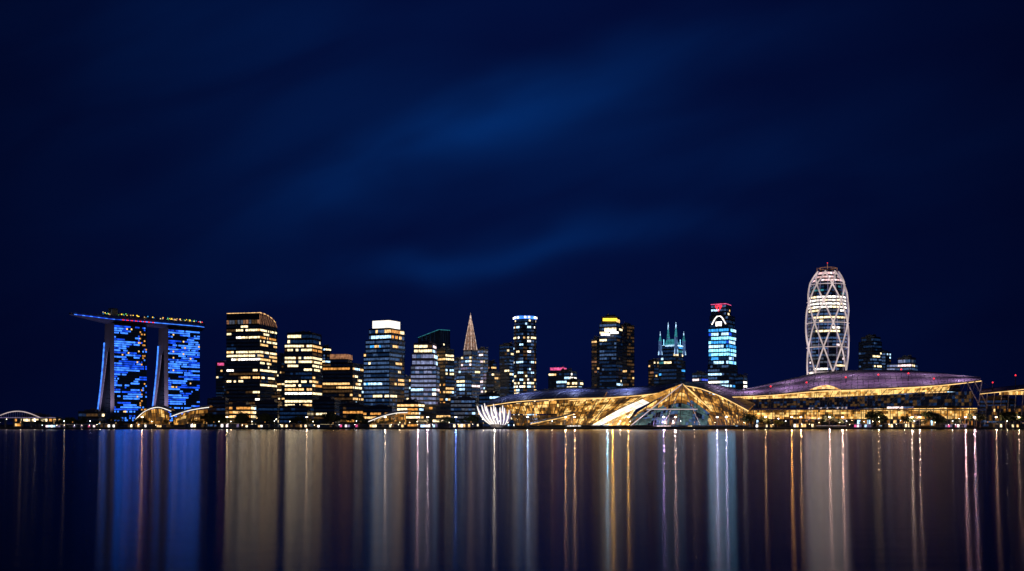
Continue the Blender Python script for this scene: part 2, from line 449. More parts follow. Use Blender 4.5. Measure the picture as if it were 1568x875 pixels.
gg,fp,z=tower('office_tower_with_orange_lit_roof',[(494,540,557,556,),(506,532,539,550,('brown','brown'))],1230,('amber','dark','dark','dark'),fh=4.6,boost=low(.4,(.1,.3,.5)))
m=MB(); q=grow(foot(506,532,539,1230),.5); m.prism(q,z,q,z+6,'brown_lit'); m.build('lit_roof_band',gg)
gg,fp,z=tower('white_crowned_office_tower',[(557,596,619,540),(560,597,620,520),(565,599,619,503),(571,596,612,497,('pink','full'))],1200,('mix','mixw'),fh=4.8,bay=3.0,wall='steel_grey')
m=MB(); q=grow(foot(571,596,612,1200),.4); m.prism(q,z-4,q,z+5,'glow_white'); m.prism(grow(q,.3),z+5,grow(q,.3),z+5.6,'steel_grey')
m.build('glowing_crown',gg)  # crown brightness is the panels' own glow, no lamp on it
tower('office_block',[(619,626,633,580)],1250,('mauve','dark'))
def slant():
    Y=1420; fp=foot(640,672,689,Y); g=group('glass_tower_with_slanted_roof',(fp[1][0],fp[1][1],G))
    z=ZP(524,Y); section(g,fp,G,z,('slate','slate'),5,3.4,'blue_glass')
    m=MB(); h=[ZP(516,Y),ZP(505,Y),ZP(503,Y),ZP(514,Y)]
    for i in range(4):
        j=(i+1)%4; m.poly([(*fp[i],z),(*fp[j],z),(*fp[j],h[j]),(*fp[i],h[i])],'blue_glass')
        m.tube((*fp[i],h[i]),(*fp[j],h[j]),.4,'teal' if i<2 else 'steel_grey',n=4)
        for k in range(1,5):
            u=k/5; a=[fp[i][q]+(fp[j][q]-fp[i][q])*u for q in(0,1)]
            m.tube((*a,z),(*a,h[i]+(h[j]-h[i])*u),.2,'dimblue',n=4)
    m.poly([(*fp[i],h[i]) for i in range(4)],'steel_grey'); m.build('slanted_roof',g)
slant()
tower('amber_lit_side_tower',[(668,682,695,536)],1300,('amber','dark'))
tower('white_stepped_tower',[(629,668,673,560),(631,664,670,541,('pink','pink')),(634,662,668,527,('full','pink'))],1180,('pink','mauve'),fh=5.2,bay=4.5,wall='pale_stone')
def spired():
    Y=1350; g,fp,z=tower('art_deco_spired_tower',[(706,722,735,545),(710,722,731,536)],Y,('mauve','mauve'),wall='pale_stone',roof=False)
    m=MB(); cx=sum(p[0] for p in fp)/4; cy=sum(p[1] for p in fp)/4
    lv=[(536,.95),(524,.76),(514,.60),(506,.44),(498,.30),(491,.17),(482,.03)]
    for (a,ka),(b,kb) in zip(lv[:-1],lv[1:]):
        pa=inset(fp,ka); pb=inset(fp,kb); za,zb=ZP(a,Y),ZP(b,Y)
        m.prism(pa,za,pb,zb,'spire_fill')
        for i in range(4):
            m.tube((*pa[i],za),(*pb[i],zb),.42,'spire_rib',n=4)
            j=(i+1)%4
            for k in (1,2,3):
                u=k/4; A=(pa[i][0]+(pa[j][0]-pa[i][0])*u,pa[i][1]+(pa[j][1]-pa[i][1])*u,za); B=(pb[i][0]+(pb[j][0]-pb[i][0])*u,pb[i][1]+(pb[j][1]-pb[i][1])*u,zb)
                m.tube(A,B,.25,'brown_lit' if k!=2 else 'spire_rib',n=4)
        m.prism(grow(pa,.3),za-.3,grow(pa,.3),za+.3,'brown_lit')
    m.tube((cx,cy,ZP(485,Y)),(cx,cy,ZP(478,Y)),.4,'spire_rib',.1)
    m.build('spire',g)
spired()
tower('office_block',[(694,702,710,552)],1400,('mauve','pink'),wall='pale_stone')
tower('office_block',[(730,740,747,536)],1400,('pink','mauve'),wall='pale_stone')
tower('office_block',[(699,712,722,575)],1220,('mauve','cool'))
tower('office_block',[(745,757,766,571)],1300,('dark','brown'))
tower('office_block',[(745,752,760,556)],1480,('brown','dark'))
tower('dark_office_tower',[(765,780,789,529)],1400,('dark','slate'))
def roundt():
    Y=1330; fp=ngon(804,Y,17.5,18); g=group('cylindrical_office_tower',(XP(804,Y),Y,G))
    section(g,fp,G,ZP(500,Y),('cool','cream','cool'),4.6,3.2,fins=False)
    f2=ngon(804,Y,16.5,18); section(g,f2,ZP(500,Y),ZP(490,Y),('slate',),4.2,3,fins=False)
    m=MB(); f3=ngon(804,Y,17,18); m.prism(f3,ZP(490,Y),f3,ZP(485.5,Y),'blue2')
    for k in range(18):
        a=2*math.pi*k/18+.17; r=17.3/F*Y; x=XP(804,Y)+r*math.cos(a); y=Y+r*math.sin(a)
        if k%3: m.box(x-1.3,x+1.3,y-1.3,y+1.3,ZP(489,Y),ZP(486.3,Y),'white')
    f4=ngon(804,Y,15,18); m.prism(f4,ZP(485.5,Y),f4,ZP(484,Y),'steel_grey'); m.build('illuminated_crown_ring',g)
roundt()
gg,fp,z=tower('low_office_block',[(840,862,868,571),(843,862,867,566,('brown','brown'))],1300,('dark','cool'))
m=MB(); q=grow(foot(843,862,867,1300),.4); m.prism(q,z-1,q,z+2.5,'pink'); m.build('pink_lit_band',gg)
tower('low_office_block',[(852,872,883,570)],1220,('cool','cool'))
tower('low_office_block',[(868,884,893,584)],1180,('full','cool'))
gg,fp,z=tower('office_tower_with_yellow_sign',[(918,944,953,495),(921,943,949,486,('dark','dark'))],1330,('slate','dark'),fh=4.8)
m=MB()
m.poly([W(923,492,1326),W(945,492,1326),W(945,487.5,1326),W(923,487.5,1326)],'yellow')
for y0,x0,x1 in ((512,920,934),(509,934,947),(506,926,944)):
    m.poly([W(x0,y0+2.2,1326),W(x1,y0+2.2,1326),W(x1,y0-1,1326),W(x0,y0-1,1326)],'white')
m.build('rooftop_sign',gg)
tower('dark_office_tower',[(906,914,920,521)],1380,('brown','dark'))
tower('dark_office_tower',[(948,960,971,499)],1400,('dark','brown'))
tower('office_block',[(993,1001,1009,553)],1400,('brown','dark'))
def spikes():
    Y=1330; g,fp,z=tower('tower_with_four_lit_spires',[(1009,1036,1049,552),(1012,1035,1046,529)],Y,('teal','teal'),fh=5,roof=False)
    m=MB()
    f=foot(1011,1035,1047,Y)
    for i,(p,h) in enumerate(zip(f,(510,497,509,494))):
        p=(p[0],p[1]); pr=[(p[0]+dx*2.3,p[1]+dy*2.3) for dx,dy in ((-1,-1),(1,-1),(1,1),(-1,1))]
        zt=ZP(h,Y); zm=z+(zt-z)*.4
        m.prism(pr,z-12,inset(pr,.8),zm,'dimslate'); m.prism(inset(pr,.8),zm,inset(pr,.05),zt,'teal')
        for q,r in zip(pr,inset(pr,.05)): m.tube((*q,z-12),(*r,zt),.3,'cool',n=4)
        m.tube((*p,zt-1),(*p,zt+3),.2,'cool')
    c=inset(f,.7); m.prism(c,z,inset(f,.45),z+9,'teal'); q=grow(f,.3); m.prism(q,z-1,q,z+.8,'cool')
    for q_ in c: m.tube((*q_,z),(*q_,z+9),.4,'cyan_b',n=4)
    m.build('lit_spires',g)
spikes()
tower('low_office_block',[(1060,1074,1084,573)],1250,('mauve','cyan'))
tower('low_office_block',[(1126,1138,1144,577)],1250,('teal','cool'))
def bluet():
    Y=1300; g=group('blue_banded_office_tower',(XP(1106,Y),Y,G))
    fps=foot(1084,1116,1129,Y)
    section(g,fps,G,ZP(558,Y),('cool','teal'),5,3.2)
    fps=foot(1085,1116,1127,Y)
    section(g,fps,ZP(558,Y),ZP(502,Y),('cyan','cyan','dark','dark'),4.8,3.2,boost=lambda t:(1.6 if .15<t<.75 else .5),wh=.66)
    f2=foot(1087,1115,1125,Y); section(g,f2,ZP(502,Y),ZP(483,Y),('slate','teal'),4.4,3.2)
    f3=foot(1089,1112,1119,Y); section(g,f3,ZP(483,Y),ZP(466,Y),('slate','dark'),4.4,3.2)
    m=MB(); A,C,B,D=[Vector(p) for p in f2]
    nrm=Vector((C.y-A.y,-(C.x-A.x))).normalized()
    prev=None
    for i in range(15):
        s=i/14; p=A.lerp(C,.12+.76*s)+nrm*.6; zz=ZP(496,Y)+math.sin(math.pi*s)*11
        cur=Vector((p.x,p.y,zz))
        if prev: m.tube(prev,cur,.8,'white',n=5)
        prev=cur
    for k in range(4):
        a=A.lerp(C,.33+.34*k/4)+nrm*.5; b=A.lerp(C,.33+.34*(k+.8)/4)+nrm*.5
        m.poly([(a.x,a.y,ZP(499,Y)),(b.x,b.y,ZP(499,Y)),(b.x,b.y,ZP(492,Y)),(a.x,a.y,ZP(492,Y))],'white')
    A,C,B,D=[Vector(p) for p in f3]; c=A.lerp(C,.5)+nrm*.6; tx=(C-A).normalized()
    def Q(a,z): v=c+tx*a*.75; return (v.x,v.y,ZP(472,Y)+z*.75)
    for sg in (-1,1):
        m.poly([Q(0,-6),Q(sg*6,3),Q(sg*6,6),Q(sg*2.2,4.5)],'red')
        m.poly([Q(sg*.3,2),Q(sg*2.2,5),Q(0,7)],'red')
    q=grow(f3,.4); m.prism(q,ZP(466,Y),q,ZP(464.8,Y),'pink'); m.build('illuminated_crown',g)
    rooftop(g,inset(f3,.7),ZP(464.5,Y),plant=False)
bluet()
def lattice():
    Y=1250; cx=XP(1267,Y); g=group('diagrid_tower',(cx,Y,G)); k=Y/F
    prof=[(652,27.5),(600,28.5),(575,29.5),(540,31),(505,32),(475,31.5),(450,29),(433,25.5),(422,19.5),(416,15.5)]
    def rad(py):
        for (a,ra),(b,rb) in zip(prof[:-1],prof[1:]):
            if b<=py<=a: return (ra+(rb-ra)*(a-py)/(a-b))*k
        return prof[-1][1]*k
    def P(py,a,o=0): r=rad(py)+o; return Vector((cx+r*math.cos(a),Y+r*math.sin(a)*.8,ZP(py,Y)))
    m=MB(); NA=28; ys=[]; y=652
    while y>418: ys.append(y); y-=5.2
    ys.append(416.5)
    ws=[R.random() for _ in ys]
    for fi,(a0,b0) in enumerate(zip(ys[:-1],ys[1:])):
        mid=(a0+b0)/2; cur=None
        for j in range(NA):
            t0=2*math.pi*j/NA; t1=2*math.pi*(j+1)/NA
            m.poly([P(a0,t0,-2.6),P(a0,t1,-2.6),P(b0,t1,-2.6),P(b0,t0,-2.6)],'dark_cladding')
            if 456<mid<473: mt=R.choice(['white','white','glow_white','cream'])
            elif mid<433: mt=R.choice(['crown_pink','pinkwhite','crown_pink','dimgrey'])
            elif 440<mid<455: mt=R.choice(['dimblue','glass_dark','teal'])
            elif mid<440: mt=R.choice(['dimblue','glass_dark','dimgrey'])
            else:
                if cur is None or R.random()<.3: cur=wpick([('cream',2 if ws[fi]>.55 else .2),('white',1.5 if ws[fi]>.75 else 0),('dimslate',4),('glass_dark',4),('dimgrey',4),('pinkwhite',.5)])
                mt=cur
            e=(t1-t0)*.05; z1=a0+(b0-a0)*.22; z2=a0+(b0-a0)*.76
            m.poly([P(z1,t0+e,-2.4),P(z1,t1-e,-2.4),P(z2,t1-e,-2.4),P(z2,t0+e,-2.4)],mt)
        ring=[(P(a0,2*math.pi*j/NA,-2.1).x,P(a0,2*math.pi*j/NA,-2.1).y) for j in range(NA)]
        z=ZP(a0,Y); m.prism(ring,z-.3,ring,z+.3,'steel_grey')
    m.build('glazed_core',g)
    m=MB(); ND=7; lev=[652,611,571,533,496,463,437,416.5]
    for li,(a0,b0) in enumerate(zip(lev[:-1],lev[1:])):
        off=(li%2)*.5
        for j in range(ND):
            t=2*math.pi*(j+off)/ND+.25; d=2*math.pi*.5/ND
            for sgn in(-1,1):
                prev=None
                for q in range(7):
                    u=q/6; c=P(a0+(b0-a0)*u,t+sgn*d*u,.2)
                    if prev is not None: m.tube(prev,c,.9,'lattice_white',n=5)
                    prev=c
        for j in range(NA):
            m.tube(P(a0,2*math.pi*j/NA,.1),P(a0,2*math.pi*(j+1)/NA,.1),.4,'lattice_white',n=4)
        for j in range(14):
            m.tube(P(a0,2*math.pi*j/14,-.4),P(b0,2*math.pi*j/14,-.4),.3,'mauve',n=4)
    m.build('diagrid_frame',g)
    m=MB(); zt=ZP(416.5,Y)
    m.prism(ngon(1267,Y,13,16),zt-1,ngon(1267,Y,11,16),zt+2,'steel_grey')
    m.tube((cx,Y,zt),(cx,Y,ZP(403,Y)),.45,'brown_lit',.2)
    for dx in(-13,-9,8,12): m.tube((cx+dx,Y,zt-2),(cx+dx,Y,zt+5),.25,'brown_lit')
    for a in range(12):
        t=a*.5236; m.tube((cx+11*math.cos(t),Y+9*math.sin(t),zt+2),(cx+11*math.cos(t),Y+9*math.sin(t),zt+4.5),.15,'steel_grey',n=4)
    m.path([(cx+11*math.cos(a*.5236),Y+9*math.sin(a*.5236),zt+4.5) for a in range(13)],.25,'brown_lit')
    m.ball((cx,Y,ZP(403,Y)),.6,'red'); m.build('roof_mast',g)
lattice()
tower('dark_office_tower',[(1315,1336,1350,523),(1319,1338,1348,517,('teal','slate'))],1400,('slate','slate'))
tower('dark_office_tower',[(1340,1356,1364,540)],1450,('slate','dark'))
tower('low_office_block',[(1358,1396,1405,557),(1375,1394,1402,549)],1350,('pink','mauve'),wall='pale_stone')

pod=[(318,345,350,612),(345,384,392,622),(395,425,432,618),(428,470,480,624),(478,512,522,614),(520,556,566,622),(556,600,612,625),(608,640,650,618),(646,690,700,622),(690,728,736,612),(734,765,775,606),(1000,1050,1060,600),(890,925,932,600),(1400,1450,1470,592),(1500,1540,1556,612),(120,150,160,632),(20,80,95,640)]
for i,(a,b,c,t_) in enumerate(pod):
    tower('podium_building',[(a,b,c,t_)],1130+((i*37)%50),(R.choice(['amber','dark','slate','dark','mauve']),'dark'),fh=4.4,bay=4)

# ------------------------------------------------------------ waterfront halls
def cr(pts,s):
    pts=[Vector(p) for p in pts]; n=len(pts)-1; x=min(n-1e-6,max(0,s*n)); i=int(x); u=x-i
    p0=pts[max(0,i-1)];p1=pts[i];p2=pts[i+1];p3=pts[min(n,i+2)]
    return 0.5*((2*p1)+(p2-p0)*u+(2*p0-5*p1+4*p2-p3)*u*u+(3*p1-p0-3*p2+p3)*u**3)
def WW(l): return [W(*q) for q in l]
def patch(mb, bot, top, nu, nv, pick, mg=.08, back='dark_cladding', frame=None, fr=.25, nb=0.35, diag=False, he=4, hv=3):
    def P(s,t): return cr(bot,s).lerp(cr(top,s),t)
    for i in range(nu):
        for j in range(nv):
            s0,s1,t0,t1=i/nu,(i+1)/nu,j/nv,(j+1)/nv
            q=[P(s0,t0),P(s1,t0),P(s1,t1),P(s0,t1)]
            nr=(q[1]-q[0]).cross(q[3]-q[0])
            if nr.length<1e-6: nr=(q[2]-q[0]).cross(q[3]-q[1])
            nr.normalize()
            if nr.y>0: nr=-nr
            mb.poly(q,back)
            if pick:
                c=(q[0]+q[1]+q[2]+q[3])/4
                mb.poly([v.lerp(c,mg)+nr*nb for v in q],pick(s0,t0))
            if frame:
                f0=nr*nb
                mb.tube(q[0]+f0,q[3]+f0,fr*(2.4 if i%he==0 else .6),frame,n=4)
                if j%hv==0: mb.tube(q[0]+f0,q[1]+f0,fr*1.6,frame,n=4)
                if diag and (i+j)%3==0: mb.tube(q[0]+f0,q[2]+f0,fr*.9,frame,n=4)
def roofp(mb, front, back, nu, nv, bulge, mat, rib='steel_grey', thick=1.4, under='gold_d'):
    def P(s,t): 
        p=cr(front,s).lerp(cr(back,s),t); p.z+=bulge*math.sin(math.pi*t); return p
    for i in range(nu):
        for j in range(nv):
            s0,s1,t0,t1=i/nu,(i+1)/nu,j/nv,(j+1)/nv
            q=[P(s0,t0),P(s1,t0),P(s1,t1),P(s0,t1)]
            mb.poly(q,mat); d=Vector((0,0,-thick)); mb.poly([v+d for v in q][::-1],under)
            if j==0: mb.poly([q[0]+d,q[1]+d,q[1],q[0]],'steel_grey')
            mb.tube(q[0],q[3],.28,rib,n=4); mb.tube(q[0],q[1],.22,rib,n=4)
            if (i+j)%2: mb.tube(q[0],q[2],.18,rib,n=4)
def gsm(k, bias=0.0, kx=7, ky=3):
    def f(s,t):
        v=noise.noise(Vector((s*kx+k,t*ky+k*2,0)))+noise.noise(Vector((s*kx*3+k,t*ky*3,5)))*.5+R.uniform(-.22,.22)+bias
        return 'gold_b' if v>.22 else 'gold' if v>-.1 else 'gold_d' if v>-.38 else 'dimwarm'
    return f
def eave(mb, pts, dz, r, mat='eave_gold', n=50, dy=-.8):
    a=[cr(pts,i/n)+Vector((0,dy,dz)) for i in range(n+1)]; mb.path(a,r,mat,n=4)

def centre():
    g=group('waterfront_glass_theatre',(XP(940,1050),1050,G))
    m=MB()
    wf=WW([(742,621,1050),(790,614,1045),(850,610,1040),(925,608,1040)])
    roofp(m,wf,WW([(772,607,1120),(820,598,1130),(880,593,1130),(935,596,1120)]),26,6,2,'roof_metal_blue')
    eave(m,wf,-1.2,.35)
    m.build('west_roof',g)
    m=MB()
    patch(m,WW([(775,634,1066),(820,634,1062),(872,634,1058)]),WW([(768,621,1064),(815,616,1060),(872,612,1056)]),34,4,gsm(1,.0),frame='steel_grey',fr=.16)
    patch(m,WW([(790,652,1060),(820,652,1058),(872,652,1054)]),WW([(782,636,1060),(820,636,1058),(872,636,1054)]),28,4,gsm(2,-.5),frame='steel_grey',fr=.16)
    for k in range(9):
        x=785+k*11; m.tube(W(x-8,652,1052),W(x+3,614,1050),.5,'steel_grey',n=5)
    m.build('west_glazing',g)
    m=MB(); patch(m,WW([(846,652,1030),(895,652,1026),(925,652,1024)]),WW([(862,614,1062),(915,611,1062),(1000,605,1060)]),40,12,gsm(3,-.03,9,4),frame='steel_grey',fr=.24,diag=True,he=5)
    m.build('gridshell_hall',g)
    hf=WW([(856,613,1060),(915,609,1060),(1000,602,1058),(1046,591,1056)])
    m=MB(); roofp(m,hf,WW([(875,602,1120),(930,597,1125),(1000,591,1125),(1060,587,1115)]),22,5,3,'roof_metal_blue'); eave(m,hf,-1.2,.4)
    m.build('hall_roof',g)
    m=MB(); patch(m,WW([(918,652,1014),(962,633,1030),(1003,613,1044),(1046,590.5,1052)]),WW([(906,652,1016),(949,627,1032),(993,608,1046),(1044,588.5,1056)]),30,2,lambda s,t: ('glow_white' if R.random()<.6 else 'cream') if s<.6 else 'gold',mg=.04,frame='white_steel',fr=.12)
    m.build('glowing_ribbon_roof',g)  # bright ribbon: its lighting is glow in the panels
    m=MB()
    def atr(s,t):
        v=noise.noise(Vector((s*8,t*5,9)))+R.uniform(-.2,.2)
        if t>.60+.1*math.sin(s*9): return 'gold_b' if v>.25 else 'gold' if v>-.1 else 'gold_d'
        return 'greenglass' if v>-.05 else ('dimslate' if v>-.25 else ('glass_dark' if v<-.3 else 'gold_d'))
    patch(m,WW([(958,652,1010),(1000,652,1006),(1040,652,1010),(1082,652,1022)]),WW([(975,632,1022),(1010,611,1040),(1045,591,1050),(1088,626,1034)]),30,11,atr,frame='steel_grey',fr=.22,he=5)
    m.build('atrium_glazing',g)
    m=MB(); patch(m,WW([(922,652,1012),(940,652,1011),(958,652,1010)]),WW([(930,647,1018),(950,637,1022),(974,626,1028)]),10,4,lambda s,t:wpick([('cream',2),('gold_b',4),('gold',3)]),frame='steel_grey',fr=.14)
    m.build('entrance_glazing',g)
    m=MB()
    for a,b,mt in (((1045,588,1050),(1089,628,1032),'eave_gold'),((1045,588,1050),(1072,652,1006),'white_steel'),((1045,588,1050),(1016,652,1002),'white_steel'),((1045,588,1050),(966,652,1002),'lattice_white'),((990,627,1020),(1068,627,1018),'lattice_white')):
        m.tube(W(*a),W(*b),.5,mt,n=5)
    m.build('raking_struts',g)
    ef=WW([(1047,589,1052),(1076,595,1050),(1110,609,1044),(1146,628,1036)])
    m=MB(); roofp(m,ef,WW([(1058,587,1120),(1092,588,1120),(1128,597,1115),(1165,612,1100)]),18,6,1,'roof_metal'); eave(m,ef,-1.2,.45)
    m.build('east_roof',g)
    m=MB(); patch(m,WW([(1086,652,1036),(1116,652,1034),(1142,652,1032)]),WW([(1054,592,1052),(1104,609,1046),(1142,629,1037)]),26,10,gsm(6,-.1),frame='steel_grey',fr=.24,diag=True)
    m.build('east_glazing',g)
    for px in (800,880,960):  # spots added above the roof to brighten it
        addlight(g,'SPOT',W(px,585,1085)+Vector((0,0,8)),24000,(.45,.52,1),1.5,'added_roof_light',W(px,605,1086)+Vector((0,0,-30)),130)
    addlight(g,'SPOT',W(1110,578,1085)+Vector((0,0,8)),18000,(.8,.6,.9),1.5,'added_roof_light',W(1110,605,1086)+Vector((0,0,-30)),130)  # added spot, brightens the east roof
centre()

def petals():
    Y=1030; g=group('lotus_shaped_museum',(XP(760,Y),Y,G)); m=MB(); base=W(764,651,Y)
    for k,(tx,ty,dy) in enumerate([(731,622,-4),(738,621,-8),(745,622,-11),(752,623,-13),(759,624,-13),(766,624,-12),(773,625,-8),(780,628,-3),(742,618,14),(756,619,18),(770,621,14)]):
        tip=W(tx,ty,Y+dy); b=base+Vector(((tx-758)*.28,dy*.4,0))
        prev=None
        for i in range(9):
            u=i/8; c=b.lerp(tip,u); c.x+=(-(1-u)*u)*(tx-758)*-.25; c.z-=u*(1-u)*4
            w=(0.9+1.5*math.sin(math.pi*min(1,u*.75+.12)))*(1-.6*u**3)
            l=c+Vector((-w,0,0)); r=c+Vector((w,0,0)); f=c+Vector((0,-.9*w,0)); bk=c+Vector((0,.6*w,0)); cur=[l,f,r,bk]
            if prev:
                for a in range(4):
                    e=(a+1)%4; m.poly([prev[a],prev[e],cur[e],cur[a]],'glow_white' if a in(0,) else ('mauve' if a==1 else 'white_steel'))  # floodlight painted per petal side: glowing white, dim mauve, plain steel
            prev=cur
        m.poly(prev,'white_steel')
    m.prism(ngon(761,Y,9,16),G,ngon(761,Y,11,16),G+3.5,'pale_stone'); m.build('petals',g)
petals()

def right_hall():
    g=group('exhibition_hall_with_curved_roof',(XP(1310,1100),1100,G))
    fr=WW([(1113,607,1060),(1180,604,1060),(1250,598,1060),(1330,595,1062),(1410,591,1066),(1460,587,1070),(1502,582,1074)])
    bk=WW([(1120,603,1170),(1185,586,1190),(1255,571,1200),(1330,566.5,1205),(1400,568,1205),(1455,573,1195),(1500,581,1170)])
    m=MB(); roofp(m,fr,bk,56,9,3,'roof_metal',rib='steel_grey',under='gold_d'); eave(m,fr,-1.3,.4,n=90)
    m.build('curved_roof',g)
    m=MB()
    patch(m,WW([(1128,612,1072),(1250,609,1072),(1350,605,1074),(1452,598,1078)]),WW([(1126,606.5,1072),(1250,599,1072),(1350,595.5,1074),(1456,589,1078)]),90,3,gsm(11,.36,14,2),mg=.04,frame='steel_grey',fr=.12,he=5)
    m.build('clerestory_glazing',g)
    m=MB()
    patch(m,WW([(1135,626,1071),(1250,624,1071),(1350,622,1073),(1490,622,1077)]),WW([(1135,613,1071),(1250,610,1071),(1350,606,1073),(1490,599,1077)]),80,4,lambda s,t:wpick([('glass_dark',9),('dimwarm',4),('dimblue',3),('gold_d',.3)]),frame='steel_grey',fr=.15)
    m.build('upper_facade',g)
    m=MB()
    patch(m,WW([(1128,642,1066),(1250,642,1066),(1350,642,1068),(1496,642,1070)]),WW([(1128,629,1066),(1250,628,1066),(1350,626,1068),(1496,625,1070)]),120,4,gsm(14,.14,20,2),mg=.05,frame='steel_grey',fr=.12,he=5)
    patch(m,WW([(1128,652,1068),(1496,652,1071)]),WW([(1128,643,1068),(1496,643,1071)]),90,1,lambda s,t:wpick([('gold_d',4),('glass_dark',7),('warm',1),('cool',1)]),mg=.1)
    m.build('foyer_glazing',g)
    m=MB()
    a=W(1122,627,1055); b=W(1502,624,1060)
    m.prism([(a.x,1050),(b.x,1052),(b.x,1070),(a.x,1068)],a.z-.8,[(a.x,1050),(b.x,1052),(b.x,1070),(a.x,1068)],a.z+.2,'concrete')
    for k in range(34):
        x=1132+k*11
        m.tube(W(x,651,1053),W(x,627,1053),.35,'steel_grey',n=5)
        e=cr(fr,(x-1113)/389.)
        if k%2==0:
            m.tube(W(x,627,1056),Vector((e.x,e.y+1,e.z-1.2)),.32,'steel_grey',n=5)
            m.tube(W(x,627,1056),Vector((e.x+7,e.y+1,e.z-1.2)),.2,'steel_grey',n=4)
    patch(m,WW([(1240,598,1050),(1265,596,1049),(1288,598,1050)]),WW([(1240,597,1068),(1265,590,1068),(1288,597,1068)]),8,2,lambda s,t:R.choice(['gold_b','gold']),mg=.05)
    m.build('colonnade_and_canopy',g)
    m=MB()
    for i,(x,y) in enumerate([(1380,566),(1391,572),(1345,574),(1295,578),(1235,586),(1180,592),(1430,580),(1482,584)]):
        Y=1095; b=W(x,y+14,Y); t=W(x,y,Y); m.tube(b,t,.35,'steel_grey'); m.ball(t,1.0,'red',n=6,m=4)
    for x0,x1 in ((1480,1500),(1492,1512),(1504,1498)):
        m.tube(W(x0,584,1062),W(x1,622,1058),.6,'white_steel')
        m.tube(W(x0,584,1062),W(x0+28,606,1062),.2,'steel_grey')
    m.build('masts',g)
    for x,yy in ((1150,585),(1205,575),(1260,565),(1315,560),(1370,560),(1425,562),(1475,567)):  # spots added over the curved roof to bring out its tone
        for Yd in (1085,1140):
            p_=W(x,yy,Yd)+Vector((0,0,10 if Yd>1100 else 2)); addlight(g,'SPOT',p_,17000,(.90,.58,.95),1.5,'added_roof_light',p_+Vector((0,4,-30)),140)
right_hall()
def east_pav():
    g=group('ferry_terminal_pavilion',(XP(1540,1060),1060,G)); m=MB()
    f_=WW([(1500,602,1050),(1540,598,1048),(1585,594,1048),(1640,598,1050)])
    roofp(m,f_,WW([(1510,596,1110),(1545,592,1115),(1585,589,1115),(1640,593,1110)]),18,4,1.5,'roof_metal'); eave(m,f_,-1.2,.3)
    patch(m,WW([(1530,605,1060),(1640,605,1060)]),WW([(1530,600,1060),(1640,597,1060)]),30,1,gsm(20,.2))
    patch(m,WW([(1510,645,1062),(1640,645,1062)]),WW([(1510,622,1062),(1640,620,1062)]),40,5,lambda s,t:wpick([('glass_dark',7),('dimwarm',3),('gold_d',2),('warm',.4)]),frame='steel_grey',fr=.15)
    for k in range(12):
        x=1508+k*11; m.tube(W(x,651,1052),W(x+4,601,1052),.4,'white_steel')
    for x,y in((1555,575),(1520,586)):
        m.tube(W(x,600,1056),W(x,y,1056),.4,'steel_grey'); m.ball(W(x,y,1056),.9,'red',n=6,m=4)
    m.build('roof_and_glazing',g)
east_pav()

def shell(name, f, b, h, Y, mat='glow_white'):
    g=group(name,(XP(f[0],Y),Y,G)); m=MB()
    roofp(m,WW([(x,y,Y) for x,y in zip(f,h)]),WW([(x+b,y-1.5,Y+30) for x,y in zip(f,h)]),16,4,2,'pale_stone',rib='white_steel',thick=.7,under='gold_d')
    m.path([cr(WW([(x,y,Y-.5) for x,y in zip(f,h)]),i/16)for i in range(17)],.4,mat)
    patch(m,WW([(f[0]+4,651,Y+8),(f[-1]-2,651,Y+8)]),WW([(f[0]+4,min(651,h[0]+3),Y+8)]+[(x,y+2,Y+8) for x,y in list(zip(f,h))[1:-1]]+[(f[-1]-2,h[-1]+3,Y+8)]),22,4,gsm(f[0],-.3,6,3),frame='steel_grey',fr=.12)
    m.build('shell_roof',g)
shell('curved_shell_pavilion',[205,222,242,262],6,[645,630,624,630],1110)
shell('curved_shell_pavilion',[262,285,305,320],6,[638,630,626,624],1090)
shell('curved_shell_pavilion',[564,585,606,624],6,[646,638,633,632],1040)
shell('curved_shell_pavilion',[812,835,860,880],6,[650,645,640,634],1012,'gold_b')
def arch():
    Y=1050; g=group('arch_footbridge',(XP(30,Y),Y,G)); m=MB()
    for dy in(0,6):
        A=[W(-8+70*i/20,640-10*math.sin(math.pi*i/20),Y+dy) for i in range(21)]
        m.path(A,.5,'lattice_white'); 
        for i in range(1,20):
            m.tube(A[i],(A[i].x,A[i].y,W(0,640,Y).z),.12,'white_steel',n=4)
    a=W(-60,640,Y); b=W(85,640,Y); m.box(a.x,b.x,Y,Y+6,a.z-1,a.z,'concrete')
    for k in range(12): x=a.x+(b.x-a.x)*k/11; m.box(x-.6,x+.6,Y+2,Y+4,-1,a.z-1,'concrete')
    m.tube((a.x,Y-.2,a.z+.2),(b.x,Y-.2,a.z+.2),.25,'mauve',n=4); m.build('arch_and_deck',g)
arch()

def kiosk(x0,x1,Y,h,pal):
    a,b=XP(x0,Y),XP(x1,Y); g=group('waterfront_restaurant',(a,Y,G)); m=MB()
    m.box(a,b,Y,Y+9,G,G+h,'dark_cladding'); m.box(a-1,b+1,Y-2.2,Y+9.6,G+h,G+h+.35,'concrete')
    n=max(3,int((b-a)/2.4))
    for i in range(n):
        u0=a+(b-a)*(i+.08)/n; u1=a+(b-a)*(i+.92)/n
        mt=wpick(pal); m.poly([(u0,Y-.06,G+.5),(u1,Y-.06,G+.5),(u1,Y-.06,G+h-.5),(u0,Y-.06,G+h-.5)],mt)
    for i in range(0,n+1,3):
        x=a+(b-a)*i/n; m.tube((x,Y-2,G),(x,Y-2,G+h),.12,'steel_grey',n=5)
        if R.random()<.4: m.ball((x,Y-2.3,G+h-.5),.2,R.choice(['lamp_globe','lamp_cool']),n=6,m=4)
    m.build('walls_windows_canopy',g)
pw=[('cream',2),('warm',3),('glass_dark',9),('dimwarm',3),('white',1)]
pc=[('cool',2),('pinkwhite',2),('mauve',4),('white',1),('pink',1),('glass_dark',8)]
